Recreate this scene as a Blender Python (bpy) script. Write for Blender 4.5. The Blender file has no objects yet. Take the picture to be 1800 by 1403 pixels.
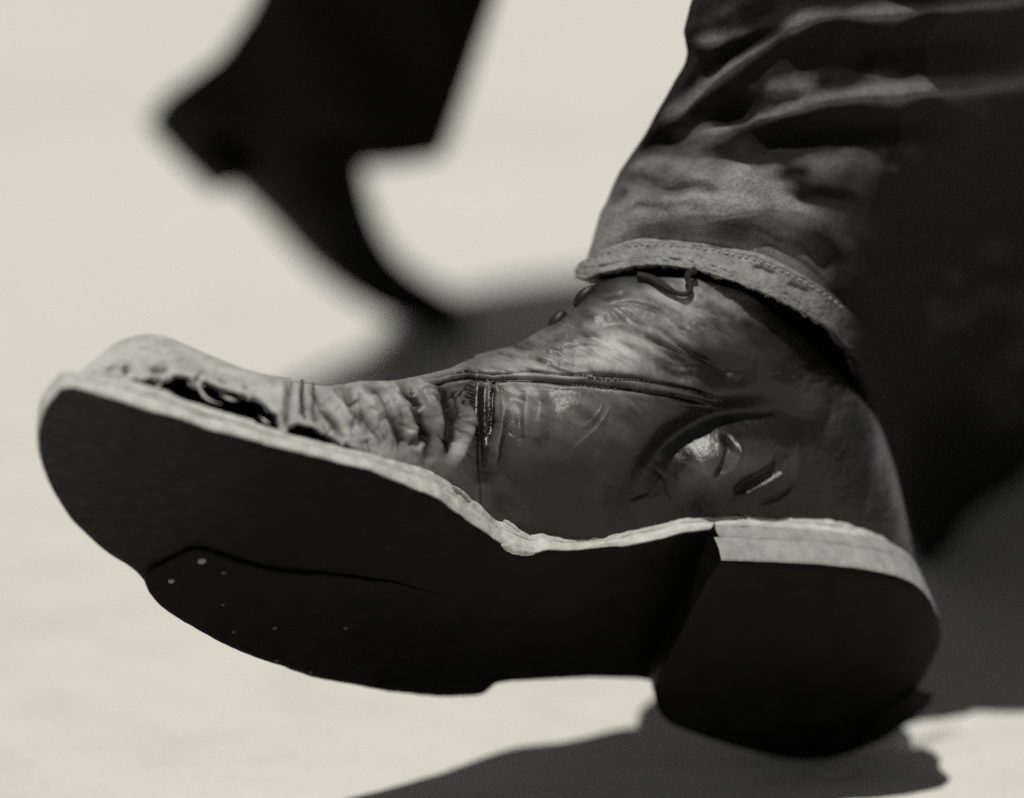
import bpy, bmesh, math, random
import numpy as np
rng = np.random.default_rng(7); random.seed(7)
SC = bpy.context.scene; COL = SC.collection
R = math.radians
def nz(v):
    v = np.asarray(v, float); return v / np.linalg.norm(v)

# ------------------------------------------------------------------ camera
F = 6750.0                                   # focal length in photo pixels (135 mm on a 36 mm frame 1800 px wide)
PITCH = R(12.0)
RIGHT = np.array([1., 0, 0]); FWD = np.array([0, math.cos(PITCH), -math.sin(PITCH)]); UP = np.array([0, math.sin(PITCH), math.cos(PITCH)])
M = np.stack([RIGHT, UP, FWD], 1)
# the sole's own axes: length (towards the toe), width (towards the visible edge), height (towards the ankle), in camera axes
PHI = R(45.0)
Lc = nz([-.969, .247, -.68]); q_ = np.array([.247, .969, 0]); q_ = nz(q_ - Lc * (q_ @ Lc)); r_ = np.cross(Lc, q_)
if r_[2] > 0: r_ = -r_
Wc = math.cos(PHI) * q_ + math.sin(PHI) * r_; Hc = math.sin(PHI) * q_ - math.cos(PHI) * r_
D0 = 1.08
Ac = np.array([(1400 - 900) / F * D0, (701.5 - 1140) / F * D0, D0])
def ray(px): px = np.atleast_2d(np.asarray(px, float)); return np.stack([(px[:, 0] - 900) / F, (701.5 - px[:, 1]) / F, np.ones(len(px))], 1)
def at_h(px, h):                              # where the sight line meets the plane h above the sole
    r = ray(px); return r * ((Ac @ Hc + h) / (r @ Hc))[:, None]
CONTACT = at_h([(1430, 1340)], -.013)[0] @ M.T
CAM = np.array([0, 0, -CONTACT[2]])
def world(c): return np.asarray(c) @ M.T + CAM
def unp(px, d): return world(ray(px) * np.asarray(d, float).reshape(-1, 1))
def proj(w):
    c = (np.asarray(w) - CAM) @ M
    return np.stack([c[:, 0] / c[:, 2] * F + 900, 701.5 - c[:, 1] / c[:, 2] * F], 1), c[:, 2]
A = world(Ac); L = Lc @ M.T; W = Wc @ M.T; H = Hc @ M.T

cam = bpy.data.cameras.new("camera"); camo = bpy.data.objects.new("camera", cam); COL.objects.link(camo)
camo.location = CAM; camo.rotation_euler = (math.pi / 2 - PITCH, 0, 0)
cam.lens = 135; cam.sensor_width = 36; cam.sensor_fit = 'HORIZONTAL'; cam.clip_start = .05; cam.clip_end = 400
cam.dof.use_dof = True; cam.dof.focus_distance = 1.01; cam.dof.aperture_fstop = 4.3
SC.camera = camo
# ------------------------------------------------------------------ sky, sun, exposure
SUN_EL = R(69); SUN_AZ = R(-162)               # azimuth from straight ahead, clockwise
wd = bpy.data.worlds.new("World"); SC.world = wd; wd.use_nodes = True
nt = wd.node_tree; bg = nt.nodes['Background']
sky = nt.nodes.new('ShaderNodeTexSky'); sky.sky_type = 'NISHITA'; sky.sun_disc = False; sky.sun_elevation = SUN_EL; sky.sun_rotation = SUN_AZ
bw = nt.nodes.new('ShaderNodeRGBToBW')        # black and white photograph: the sky's light without its blue
nt.links.new(sky.outputs[0], bw.inputs[0]); nt.links.new(bw.outputs[0], bg.inputs[0]); bg.inputs[1].default_value = .05
sl = bpy.data.lights.new("sun", 'SUN'); sl.energy = 5.0; sl.angle = R(.5); sl.color = (1, .975, .873)
so = bpy.data.objects.new("sun", sl); COL.objects.link(so)
S = np.array([math.sin(SUN_AZ) * math.cos(SUN_EL), math.cos(SUN_AZ) * math.cos(SUN_EL), math.sin(SUN_EL)])
from mathutils import Vector
so.rotation_euler = Vector(S).to_track_quat('Z', 'Y').to_euler()
SC.cycles.use_denoising = False; SC.cycles.use_adaptive_sampling = False   # the sampling noise stands for the film's grain
SC.view_settings.view_transform = 'Standard'; SC.view_settings.look = 'None'; SC.view_settings.gamma = 1; SC.view_settings.exposure = -.42

# ------------------------------------------------------------------ helpers
def link(name, verts, faces, mat=None, parent=None, smooth=True, attrs=None, **props):
    me = bpy.data.meshes.new(name); verts = np.asarray(verts, float)
    o = bpy.data.objects.new(name, me); COL.objects.link(o)
    org = np.array(parent.location) if parent is not None else np.zeros(3)
    if parent is not None: o.parent = parent
    if parent is not None and parent.parent is not None: org = org + np.array(parent.parent.location)
    if isinstance(faces, np.ndarray): faces = faces.tolist()
    me.from_pydata((verts - org).tolist(), [], faces)
    if smooth: me.polygons.foreach_set('use_smooth', [True] * len(me.polygons))
    for k, v in (attrs or {}).items():
        a = me.attributes.new(k, 'FLOAT', 'POINT'); a.data.foreach_set('value', np.asarray(v, np.float32))
    if mat: me.materials.append(mat)
    for k, v in props.items(): o[k] = v
    me.update(); return o
def thing(name, loc, label, cat, group=None):
    o = bpy.data.objects.new(name, None); COL.objects.link(o); o.location = loc; o.empty_display_size = .02
    o['label'] = label; o['category'] = cat
    if group: o['group'] = group
    return o
def grid_faces(n, m, close=False):            # n rows of m verts
    i, j = np.meshgrid(np.arange(n - 1), np.arange(m if close else m - 1), indexing='ij'); i = i.ravel(); j = j.ravel(); k = (j + 1) % m
    return np.stack([i * m + j, i * m + k, (i + 1) * m + k, (i + 1) * m + j], 1)
def poly(pts, n=None, t=None):                # resample a polyline by arc length
    p = np.asarray(pts, float); s = np.r_[0, np.cumsum(np.linalg.norm(np.diff(p, axis=0), axis=1))]; s /= s[-1]
    t = np.linspace(0, 1, n) if t is None else t
    return np.stack([np.interp(t, s, p[:, k]) for k in range(p.shape[1])], 1)
def smooth1(a, k, it=2):
    a = np.asarray(a, float)
    for _ in range(it):
        p = np.concatenate([np.repeat(a[:1], k, 0), a, np.repeat(a[-1:], k, 0)]); c = np.cumsum(np.concatenate([np.zeros_like(p[:1]), p]), 0)
        a = (c[2 * k + 1:] - c[:-2 * k - 1]) / (2 * k + 1)
    return a
def spline(pts, n, k=None):
    p = poly(pts, n); k = k or max(1, n // (len(pts) * 3)); e = p.copy(); q = smooth1(p, k); q[0] = e[0]; q[-1] = e[-1]
    w = np.clip(np.minimum(np.arange(n), np.arange(n)[::-1]) / (2 * k + 1), 0, 1)[:, None]
    return e * (1 - w) + q * w
def normals(V):                               # V (n,m,3)
    du = np.gradient(V, axis=1); dv = np.gradient(V, axis=0); N = np.cross(du, dv)
    return N / (np.linalg.norm(N, axis=2, keepdims=True) + 1e-12)
def vnoise(P, f, seed=0, oct=3):              # value noise on 2-D or 3-D points
    P = np.asarray(P, float); out = np.zeros(len(P)); amp = 1; tot = 0
    for o in range(oct):
        Q = P * f * 2 ** o + seed * 17.3 + o * 5.1; I = np.floor(Q).astype(np.int64); fr = Q - I; fr = fr * fr * (3 - 2 * fr); acc = 0
        d = P.shape[1]
        for c in range(2 ** d):
            b = [(c >> k) & 1 for k in range(d)]; h = np.zeros(len(P), np.int64); w = np.ones(len(P))
            for k in range(d):
                h = (h * 73856093 + (I[:, k] + b[k]) * 19349663 + 83492791) & 0x7fffffff; h ^= h >> 13
                w = w * (fr[:, k] if b[k] else 1 - fr[:, k])
            h = (h * 1274126177 + 12345) & 0x7fffffff; acc = acc + w * (((h >> 8) & 0xffff) / 65535.0)
        out += amp * (acc * 2 - 1); tot += amp; amp *= .5
    return out / tot
def stroke(Q, pts, width, amp, kind='gauss', taper=.25, jit=0.0, seed=0):
    """height along a line drawn over the surface: a ridge (amp>0) or a groove (amp<0)"""
    p = np.asarray(pts, float); lo = p.min(0) - width * 3.2; hi = p.max(0) + width * 3.2
    out = np.zeros(len(Q)); m = ((Q > lo) & (Q < hi)).all(1)
    if not m.any(): return out
    X = Q[m]
    if jit: X = X + np.stack([vnoise(X, .022, seed, 2), vnoise(X, .022, seed + 9, 2)], 1) * jit
    seg = np.linalg.norm(np.diff(p, axis=0), axis=1); cum = np.r_[0, np.cumsum(seg)]; best = np.full(len(X), 1e9); bt = np.zeros(len(X)); bs = np.zeros(len(X))
    for k in range(len(seg)):
        a = p[k]; d = p[k + 1] - a; t = np.clip(((X - a) @ d) / (d @ d), 0, 1); e = X - a - t[:, None] * d; dist = np.hypot(e[:, 0], e[:, 1])
        c = dist < best; best[c] = dist[c]; bt[c] = ((cum[k] + t * seg[k]) / cum[-1])[c]; bs[c] = np.sign(d[0] * (X - a)[:, 1] - d[1] * (X - a)[:, 0])[c]
    tp = np.clip(np.minimum(bt, 1 - bt) / max(taper, 1e-3), 0, 1) ** .8 if taper > 0 else 1.0
    x = best / width
    if kind == 'gauss': g = np.exp(-x * x * 1.4)
    elif kind == 'sharp': g = np.exp(-x * 1.8)
    elif kind == 'step': g = np.where(bs > 0, np.exp(-x * x * 1.4), np.exp(-(x * 3.5) ** 2))      # steep on one side
    elif kind == 'step2': g = np.where(bs < 0, np.exp(-x * x * 1.4), np.exp(-(x * 3.5) ** 2))
    out[m] = amp * g * tp; return out
def tube(pts, rad, n=8, caps=True):
    p = np.asarray(pts, float); rad = np.broadcast_to(np.asarray(rad, float), (len(p),)); T = np.gradient(p, axis=0); T /= np.linalg.norm(T, axis=1, keepdims=True) + 1e-12
    u = np.cross(T[0], [0.3, .2, .93]); u /= np.linalg.norm(u); V = []
    for k in range(len(p)):
        u = u - T[k] * (u @ T[k]); u /= np.linalg.norm(u); b = np.cross(T[k], u)
        for a in np.linspace(0, 2 * math.pi, n, endpoint=False): V.append(p[k] + rad[k] * (math.cos(a) * u + math.sin(a) * b))
    Fc = grid_faces(len(p), n, True).tolist()
    if caps: Fc += [list(range(n))[::-1], [(len(p) - 1) * n + k for k in range(n)]]
    return np.array(V), Fc
class Join:
    def __init__(s): s.v = []; s.f = []; s.n = 0
    def add(s, v, f): s.v.append(np.asarray(v)); s.f += [[i + s.n for i in q] for q in (f.tolist() if isinstance(f, np.ndarray) else f)]; s.n += len(v)
    def verts(s): return np.concatenate(s.v)

# ------------------------------------------------------------------ materials (greys: the picture is a black and white print)
def mat(name, base, rough=.7, spec=.4, tint=(1, .99, .965)):
    m = bpy.data.materials.new(name); m.use_nodes = True; b = m.node_tree.nodes['Principled BSDF']
    b.inputs['Base Color'].default_value = (base * tint[0], base * tint[1], base * tint[2], 1); b.inputs['Roughness'].default_value = rough; b.inputs['Specular IOR Level'].default_value = spec
    return m, m.node_tree, b
def noise(nt, scale, detail=4, rough=.6, vec=None, dist=0):
    n = nt.nodes.new('ShaderNodeTexNoise'); n.inputs['Scale'].default_value = scale; n.inputs['Detail'].default_value = detail; n.inputs['Roughness'].default_value = rough; n.inputs['Distortion'].default_value = dist
    if vec is None:
        tc = nt.nodes.new('ShaderNodeTexCoord'); vec = tc.outputs['Object']
    nt.links.new(vec, n.inputs['Vector']); return n.outputs['Fac']
def ramp(nt, fac, stops):
    r = nt.nodes.new('ShaderNodeValToRGB'); e = r.color_ramp.elements
    while len(e) < len(stops): e.new(.5)
    for k, (p, v) in enumerate(stops): e[k].position = p; e[k].color = (v, v * .99, v * .965, 1)
    nt.links.new(fac, r.inputs[0]); return r.outputs[0]
def mix(nt, fac, a, b, mode='MIX'):
    n = nt.nodes.new('ShaderNodeMix'); n.data_type = 'RGBA'; n.blend_type = mode; n.clamp_factor = True
    for v, k in ((fac, 0), (a, 6), (b, 7)):
        if isinstance(v, (int, float)): n.inputs[k].default_value = v if k == 0 else (v, v * .99, v * .965, 1)
        else: nt.links.new(v, n.inputs[k])
    return n.outputs[2]
def math_(nt, op, a, b=0.5):
    n = nt.nodes.new('ShaderNodeMath'); n.operation = op; n.use_clamp = True
    for k, v in enumerate((a, b)):
        if isinstance(v, (int, float)): n.inputs[k].default_value = v
        else: nt.links.new(v, n.inputs[k])
    return n.outputs[0]
def attr(nt, name):
    a = nt.nodes.new('ShaderNodeAttribute'); a.attribute_name = name; return a.outputs['Fac']
def bump(nt, b, fac, dist, strength=1.0, prev=None):
    n = nt.nodes.new('ShaderNodeBump'); n.inputs['Distance'].default_value = dist; n.inputs['Strength'].default_value = strength
    nt.links.new(fac, n.inputs['Height'])
    if prev is not None: nt.links.new(prev, n.inputs['Normal'])
    nt.links.new(n.outputs[0], b.inputs['Normal']); return n.outputs[0]
def stretched(nt, sx, sy, sz):
    tc = nt.nodes.new('ShaderNodeTexCoord'); mp = nt.nodes.new('ShaderNodeMapping'); mp.inputs['Scale'].default_value = (sx, sy, sz)
    nt.links.new(tc.outputs['Object'], mp.inputs[0]); return mp.outputs[0]

def leather_mat():                            # attribute wear: 0 = dark polished leather, 1 = scuffed raw or painted sunlit leather
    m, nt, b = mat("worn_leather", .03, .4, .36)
    w = attr(nt, 'wear_light'); n1 = noise(nt, 160, 6, .65); n2 = noise(nt, 900, 3, .6); n3 = noise(nt, 45, 4, .6)
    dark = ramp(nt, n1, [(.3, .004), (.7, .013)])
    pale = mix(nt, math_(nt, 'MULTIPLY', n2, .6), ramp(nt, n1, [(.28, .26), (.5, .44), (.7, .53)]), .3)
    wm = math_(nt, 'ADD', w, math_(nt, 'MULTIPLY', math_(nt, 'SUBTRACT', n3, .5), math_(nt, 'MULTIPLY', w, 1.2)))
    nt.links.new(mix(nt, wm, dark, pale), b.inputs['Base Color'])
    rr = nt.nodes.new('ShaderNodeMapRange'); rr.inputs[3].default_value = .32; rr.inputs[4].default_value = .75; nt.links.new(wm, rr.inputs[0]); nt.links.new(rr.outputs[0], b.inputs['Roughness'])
    n5 = noise(nt, 1900, 3, .6); p = bump(nt, b, n5, .0001, .6); p = bump(nt, b, n2, .00016, .6, p); bump(nt, b, n1, .0004, .35, p)
    return m
def fibre_mat(name, lo, hi, rough=.85):
    m, nt, b = mat(name, hi, rough, .25)
    v = nt.nodes.new('ShaderNodeTexCoord').outputs['Object']
    n1 = noise(nt, 220, 5, .7); n2 = noise(nt, 60, 3, .6)
    c = ramp(nt, n1, [(.3, lo), (.62, hi)]); c = mix(nt, math_(nt, 'MULTIPLY', n2, .5), c, (lo + hi) / 2)
    nt.links.new(c, b.inputs['Base Color']); bump(nt, b, n1, .0007, .8); return m
def sole_mat():
    m, nt, b = mat("sole_rubber", .01, .5, .05)
    n1 = noise(nt, 90, 6, .65); n2 = noise(nt, 700, 3)
    c = ramp(nt, n1, [(.35, .002), (.7, .008)]); v = stretched(nt, 40, 160, 90); n3 = noise(nt, 6, 6, .75, v); c = mix(nt, attr(nt, 'wear_light'), c, ramp(nt, n3, [(.3, .015), (.7, .09)])); c = mix(nt, .5, c, ramp(nt, noise(nt, 420, 4, .7), [(.69, .003), (.78, .06)])); nt.links.new(c, b.inputs['Base Color']); p = bump(nt, b, n2, .0002, .5); bump(nt, b, n1, .0006, .5, p); return m
def denim_mat(name, lo, hi, lit_fade=None):
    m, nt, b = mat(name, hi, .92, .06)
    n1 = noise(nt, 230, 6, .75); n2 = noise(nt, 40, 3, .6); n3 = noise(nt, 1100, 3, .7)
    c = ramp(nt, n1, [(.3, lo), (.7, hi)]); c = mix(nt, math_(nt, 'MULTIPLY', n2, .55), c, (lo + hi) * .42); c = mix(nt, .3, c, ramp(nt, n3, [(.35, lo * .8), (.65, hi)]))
    if lit_fade: c = mix(nt, attr(nt, 'lit_fade'), c, mix(nt, .5, ramp(nt, n1, [(.32, lit_fade * .45), (.68, lit_fade * 1.15)]), ramp(nt, n3, [(.35, lit_fade * .5), (.65, lit_fade * 1.2)])))
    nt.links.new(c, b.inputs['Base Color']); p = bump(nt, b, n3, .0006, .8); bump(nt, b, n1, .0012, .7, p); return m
def ground_mat():
    m, nt, b = mat("pale_pavement", .6, .9, .2)
    n1 = noise(nt, 3, 4, .6); n2 = noise(nt, 500, 4, .7); n3 = noise(nt, 26, 5, .65); n4 = noise(nt, .9, 3, .5)
    c = mix(nt, .5, ramp(nt, n1, [(.3, .56), (.7, .66)]), ramp(nt, n4, [(.35, .46), (.58, .7)])); c = mix(nt, .4, c, ramp(nt, n2, [(.3, .44), (.5, .62), (.7, .7)])); c = mix(nt, .8, c, ramp(nt, noise(nt, 150, 5, .75), [(.25, .2), (.36, 1)]), 'MULTIPLY'); c = mix(nt, .2, c, ramp(nt, n3, [(.35, .48), (.6, .66)]))
    nt.links.new(c, b.inputs['Base Color']); bump(nt, b, n2, .0012, .7); return m
M_LEATHER = leather_mat(); M_EDGE = fibre_mat("raw_leather_edge", .3, .55); M_WELT = fibre_mat("welt_leather", .28, .52); M_SOLE = sole_mat()
M_HEEL = fibre_mat("heel_leather_edge", .2, .33)
M_DENIM = denim_mat("lit_faded_denim", .008, .022, .26); M_HEM = denim_mat("hem_denim", .008, .02, .28)
M_BLACK = mat("black_lining", .006, .9, .0)[0]; M_THREAD = mat("pale_thread", .32, .9, .1)[0]; M_GREYTHREAD = mat("grey_thread", .14, .8, .2)[0]; M_DARKTHREAD = mat("dark_thread", .03, .6, .3)[0]
M_METAL = mat("steel", .5, .3, .5)[0]; M_METAL.node_tree.nodes['Principled BSDF'].inputs['Metallic'].default_value = 1
M_LACE = mat("black_lace", .015, .7, .2)[0]; M_TROUSER = denim_mat("dark_wool", .004, .008); M_SHOE2 = mat("black_shoe_leather", .005, .6, .12)[0]
M_GROUND = ground_mat()

# ------------------------------------------------------------------ ground: one sheet to the horizon, fine where it is seen close up
def axis(lo, hi, step, far):
    fine = np.arange(lo, hi, step); out = [hi + 0.002]; d = .003
    while out[-1] < far: out.append(out[-1] + d); d *= 1.25
    neg = [lo - .002]; d = .003
    while neg[-1] > -far: neg.append(neg[-1] - d); d *= 1.25
    return np.r_[neg[::-1], fine, out]
gx = axis(-.25, .25, .0016, 160); gy = axis(1.0, 1.55, .0016, 160)
X, Y = np.meshgrid(gx, gy); GV = np.stack([X, Y, np.zeros_like(X)], 2).reshape(-1, 3)
near = (np.abs(GV[:, 0]) < .26) & (GV[:, 1] > .99) & (GV[:, 1] < 1.56)
def gpt(px):
    r = ray(px) @ M.T; return (CAM + r * (-CAM[2] / r[:, 2])[:, None])[:, :2]
G2 = GV[near][:, :2]; hz = vnoise(G2, 60, 3, 4) * .0006 + vnoise(G2, 14, 5, 3) * .0012
crack = gpt([(1515, 1318), (1545, 1309), (1575, 1305), (1590, 1304), (1610, 1296), (1640, 1288), (1672, 1278), (1720, 1266)])
hz += stroke(G2, crack, .0030, -.016, 'gauss', .3, 0)
hz += stroke(G2, gpt([(1440, 1365), (1478, 1361), (1500, 1350)]), .003, -.003, 'gauss', .3)
fall = np.clip(np.minimum.reduce([.25 - np.abs(G2[:, 0]), G2[:, 1] - 1.0, 1.55 - G2[:, 1]]) / .03, 0, 1)
GV[near, 2] = hz * fall - .0006
link('pavement', GV, grid_faces(len(gy), len(gx)), M_GROUND, None, True, kind='structure', label='pale sunlit pavement with a thin crack beside the heel')

# ------------------------------------------------------------------ boot: sole
BOOT = thing('boot', tuple(np.array([CONTACT[0], CONTACT[1], 0])), 'worn leather ankle boot with torn toe cap and lifted dark sole, heel on the pavement', 'boot')
def hs(s):                                    # arch and toe spring of the tread surface
    return .005 * np.exp(-((s - .045) / .035) ** 2) + .015 * np.clip((s - .14) / .09, 0, 1.4) ** 2
WELT_TOP = [(148, 659), (221, 667), (271, 682), (318, 702), (373, 720), (443, 739), (474, 753), (540, 770), (557, 775), (629, 792), (679, 806), (718, 815), (760, 829), (801, 854), (829, 875), (849, 893), (885, 914), (940, 932), (990, 943), (1061, 944), (1100, 931), (1162, 917), (1214, 909), (1272, 907), (1348, 909), (1410, 911), (1462, 915), (1513, 927)]
_T = None
def thick(s):
    if _T is not None: return np.interp(s, _T[0], _T[1])
    return np.interp(s, [-.08, 0, .03, .05, .075, .10, .24], [.0052, .0052, .0048, .0046, .0062, .0068, .0064])
def boot_pt(s, w, h): return A + np.asarray(s)[..., None] * L + np.asarray(w)[..., None] * W + np.asarray(h)[..., None] * H
def sole_sw(px, k=0.0):                       # pixel -> (s, w) on the tread surface (k above it; k may depend on s)
    h = np.zeros(len(px))
    for _ in range(12):
        X = world(at_h(px, h)) - A; s = X @ L; h = hs(s) + (k(s) if callable(k) else k)
    return s, X @ W
TOP_EDGE = [(107, 682), (129, 680), (151, 686), (207, 704), (262, 720), (318, 736), (360, 752), (429, 770), (457, 775), (463, 780), (540, 798), (600, 813), (648, 826), (704, 847), (773, 878), (829, 919), (885, 960), (940, 973), (961, 966), (997, 967), (1060, 962), (1100, 960), (1162, 947), (1203, 936), (1243, 931)]
BACK_EDGE = [(1300, 925), (1400, 930), (1500, 943), (1580, 975), (1622, 1020), (1640, 1075), (1642, 1120), (1625, 1165), (1580, 1200)]
LOW_EDGE = [(1500, 1225), (1400, 1240), (1300, 1235), (1200, 1215), (1140, 1192), (1060, 1189), (1000, 1190), (920, 1197), (893, 1193), (870, 1200), (780, 1222), (700, 1215), (620, 1201), (540, 1182), (460, 1152), (380, 1117), (300, 1071), (262, 1036), (250, 1008), (200, 980), (140, 930), (95, 870), (72, 820), (63, 760), (75, 720), (107, 682)]
OUT = np.array(TOP_EDGE + BACK_EDGE + LOW_EDGE, float)
OUT = np.concatenate([np.array(TOP_EDGE, float), spline(BACK_EDGE, 60, 4), spline(LOW_EDGE, 260, 4)])
osx, ow = sole_sw(OUT)
def chaikin(p, it=2):
    p = np.asarray(p, float)
    for _ in range(it):
        q = np.roll(p, -1, 0); p = np.stack([p * .75 + q * .25, p * .25 + q * .75], 1).reshape(-1, 2)
    return p
def outline_hw(os_, ow_, n):
    """w range at each station s of a closed outline"""
    lo, hi = os_.min(), os_.max(); t = np.linspace(0, math.pi, n); t = .5 * (1 - np.cos(t)); t = .35 * np.linspace(0, 1, n) + .65 * t; s = lo + 1e-4 + (hi - lo - 2e-4) * t
    a = np.full(n, 1e9); b = np.full(n, -1e9)
    for k in range(len(os_)):
        s0, s1, w0, w1 = os_[k], os_[(k + 1) % len(os_)], ow_[k], ow_[(k + 1) % len(os_)]
        m = (s >= min(s0, s1)) & (s <= max(s0, s1))
        if abs(s1 - s0) < 1e-9 or not m.any(): continue
        w = w0 + (w1 - w0) * (s[m] - s0) / (s1 - s0); a[m] = np.minimum(a[m], w); b[m] = np.maximum(b[m], w)
    ok = b > -1e8
    return s, np.interp(s, s[ok], a[ok]), np.interp(s, s[ok], b[ok])
def slab(s, wl, wh, k0, k1, nw=26, nh=7, rough=.0003, lip=None, seed=1, bulge=.0004):
    """a curved plate between heights k0(s) and k1(s) over the tread surface: ring of cross-section points at every station"""
    rows = []; n = len(s); base = hs(s); th = np.linspace(0, 1, nw); e = np.linspace(0, 1, nh + 2)[1:-1]
    for side in range(1):
        wob = vnoise(np.stack([s, s * 0], 1), 220, seed, 4) * rough * 1.6
        wob2 = vnoise(np.stack([s, s * 0], 1), 150, seed + 4, 4) * rough * 1.6
        for k in th: rows.append((wl + wob2 + (wh + wob - wl - wob2) * k, base + k0))
        for k in e:
            r = vnoise(np.stack([s, np.full(n, k * .01)], 1), 420, seed + 2, 4) * rough + bulge * math.sin(math.pi * k)
            if lip is not None: r = r + lip(s, k)
            rows.append((wh + wob + r, base + k0 + (k1 - k0) * k))
        for k in th[::-1]: rows.append((wl + wob2 + (wh + wob - wl - wob2) * k, base + k1))
        for k in e[::-1]: rows.append((wl + wob2 - bulge * math.sin(math.pi * k), base + k0 + (k1 - k0) * k))
    V = np.stack([boot_pt(s, w, h) for w, h in rows], 1)   # (stations, ring, 3)
    m = V.shape[1]; f = grid_faces(n, m, True).tolist(); f += [list(range(m))[::-1], [(n - 1) * m + q for q in range(m)]]
    return V.reshape(-1, 3), f
ss, wl, wh = outline_hw(osx, ow, 420)
_r = ray(WELT_TOP); _hh = np.linspace(-.002, .03, 400); _best = []
for _k in range(len(WELT_TOP)):               # where each sight line leaves the upright wall over the sole's edge
    _X = world(_r[_k][None] * ((Ac @ Hc + _hh) / (_r[_k] @ Hc))[:, None]) - A; _s = _X @ L; _w = _X @ W
    _j = np.argmin(np.abs(_w - (np.interp(_s, ss, wh) - .0003))); _best.append((_s[_j], np.clip(_hh[_j] - hs(_s[_j]), .0032, .0105)))
_best = np.array(sorted(_best)); _T = (_best[:, 0], _best[:, 1])
cap = lambda s, a, b: np.clip((s - a) / (b - a), 0, 1)
fore = cap(ss, .035, .05)
v, f = slab(ss, wl, wh, 0 * ss, thick(ss) * .55, lip=lambda s, k: .0004 * np.sin(s * 300) * 0, seed=3)
outsole = link('outsole', v, f, M_EDGE, BOOT, True)
# tread face: thin dark worn skin just proud of the outsole's underside
v, f = slab(ss, wl + .0006, wh - .0004, 0 * ss - .0006, 0 * ss - .0001, nh=1, seed=3)
sv = (v - A) @ L; link('tread', v, f, M_SOLE, BOOT, True, {'wear_light': np.clip((sv - .165) / .075, 0, 1) ** 1.5})  # paler towards the toe: bounced light put into the colour, with scuffed streaks
gap = .0016 * np.exp(-((ss - .205) / .016) ** 2)
in_ = .0003 + .0009 * np.exp(-((ss - .20) / .02) ** 2)
ends = 1 - np.clip((ss - ss[0]) / .01, 0, 1) * np.clip((ss[-1] - ss) / .01, 0, 1)
k1 = thick(ss)
v, f = slab(ss[2:-2], (wl + .0015)[2:-2], (wh - in_)[2:-2], (thick(ss) * .56 + gap)[2:-2], k1[2:-2] + gap[2:-2] * .8, seed=11, rough=.00045)
welt = link('welt', v, f, M_WELT, BOOT, True)

# half sole: a nailed-on repair piece under the outer half of the tread
hp = np.array([(251, 1010), (300, 985), (346, 963), (400, 985), (480, 1005), (580, 1015), (700, 1030), (800, 1060), (870, 1110), (900, 1170), (893, 1193), (885, 1203), (866, 1206), (860, 1222), (845, 1230), (780, 1231), (700, 1223), (620, 1209), (540, 1190), (460, 1160), (380, 1125), (300, 1080), (262, 1045)], float)
hsx, hww = sole_sw(chaikin(hp, 2), -.0017); s2, a2, b2 = outline_hw(hsx, hww, 160)
v, f = slab(s2, a2, b2, -.0004 - .0015 * np.clip((s2 - .10) / .06, 0, 1), 0 * s2 - .0003, nh=3, seed=21, rough=.0004)
half = link('half_sole', v, f, M_SOLE, BOOT, True)
def disc_on_sole(px, k, r, name, parent, m):
    s, w = sole_sw(np.array([px], float), k); a = np.linspace(0, 2 * math.pi, 12, endpoint=False); V = []
    for rr, hh in ((r, 0), (r, -.0003), (r * .6, -.0006)):
        for t in a: V.append(boot_pt(s[0] + rr * math.cos(t), w[0] + rr * math.sin(t), hs(s)[0] + k + hh + .0001))
    f = grid_faces(3, 12, True).tolist() + [list(range(24, 36))]
    return link(name, V, f, m, parent, True)
M_NAIL = mat("worn_nail", .2, .5, .4)[0]; M_NAIL_DULL = mat("dirty_nail", .05, .6, .2)[0]
for px, r in (((355, 986), .0011), ((301, 1021), .0008), ((393, 1006), .0007), ((483, 1103), .0007), ((392, 1062), .0005), ((486, 1161), .0006), ((546, 1181), .0006), ((411, 1110), .0005), ((607, 1103), .0006)):
    disc_on_sole(px, -.0004 - .0015 * float(np.clip((sole_sw(np.array([px], float), -.001)[0][0] - .10) / .06, 0, 1)), r, 'nail', half, M_NAIL if r > .00075 else M_NAIL_DULL)

# heel: stacked lifts
LIFT = .0125
he_top = [(1264, 985), (1403, 989), (1465, 994), (1537, 1003), (1592, 1017), (1617, 1032), (1637, 1055), (1651, 1089), (1655, 1110), (1653, 1131), (1640, 1152), (1632, 1176), (1605, 1214)]
he_low = [(1592, 1240), (1567, 1290), (1533, 1306), (1480, 1328), (1430, 1337), (1360, 1330), (1290, 1312), (1215, 1288), (1171, 1270), (1150, 1238), (1148, 1200), (1195, 1110), (1240, 1020)]
hx, hw_ = sole_sw(np.concatenate([spline(he_top, 80, 2), chaikin(he_low, 2)[:-6], he_low[-1:]]), -LIFT); s3, a3, b3 = outline_hw(hx, hw_, 150)
heel_w = (s3, a3, b3)
nl = 2; cuts = [0, .0046, LIFT]
hroot = None
for k in range(nl):
    fr = (cuts[k] + cuts[k + 1]) / 2 / LIFT; ins = .0006 * (1 - fr) + (.0004 if k == 0 else 0)
    sh = s3 - (.0025 * (1 - fr)) * np.clip((s3 - s3.min() - .05) / .02, 0, 1)     # each lift steps back at the breast
    v, f = slab(sh, a3 + ins, b3 - ins * .7, 0 * s3 - cuts[k + 1] + .00006, 0 * s3 - cuts[k] - .00003, nh=6, seed=31 + k, rough=.0003)
    o = link('heel_lift', v, f, M_HEEL, BOOT, True); o.data.materials.append(M_SOLE); m = 26 * 2 + 12
    for p in o.data.polygons:                     # only the outer edge shows raw leather: breast and far side take the black sole material
        if not (len(p.vertices) == 4 and all(25 <= q % m <= 32 for q in p.vertices)): p.material_index = 1
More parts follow.
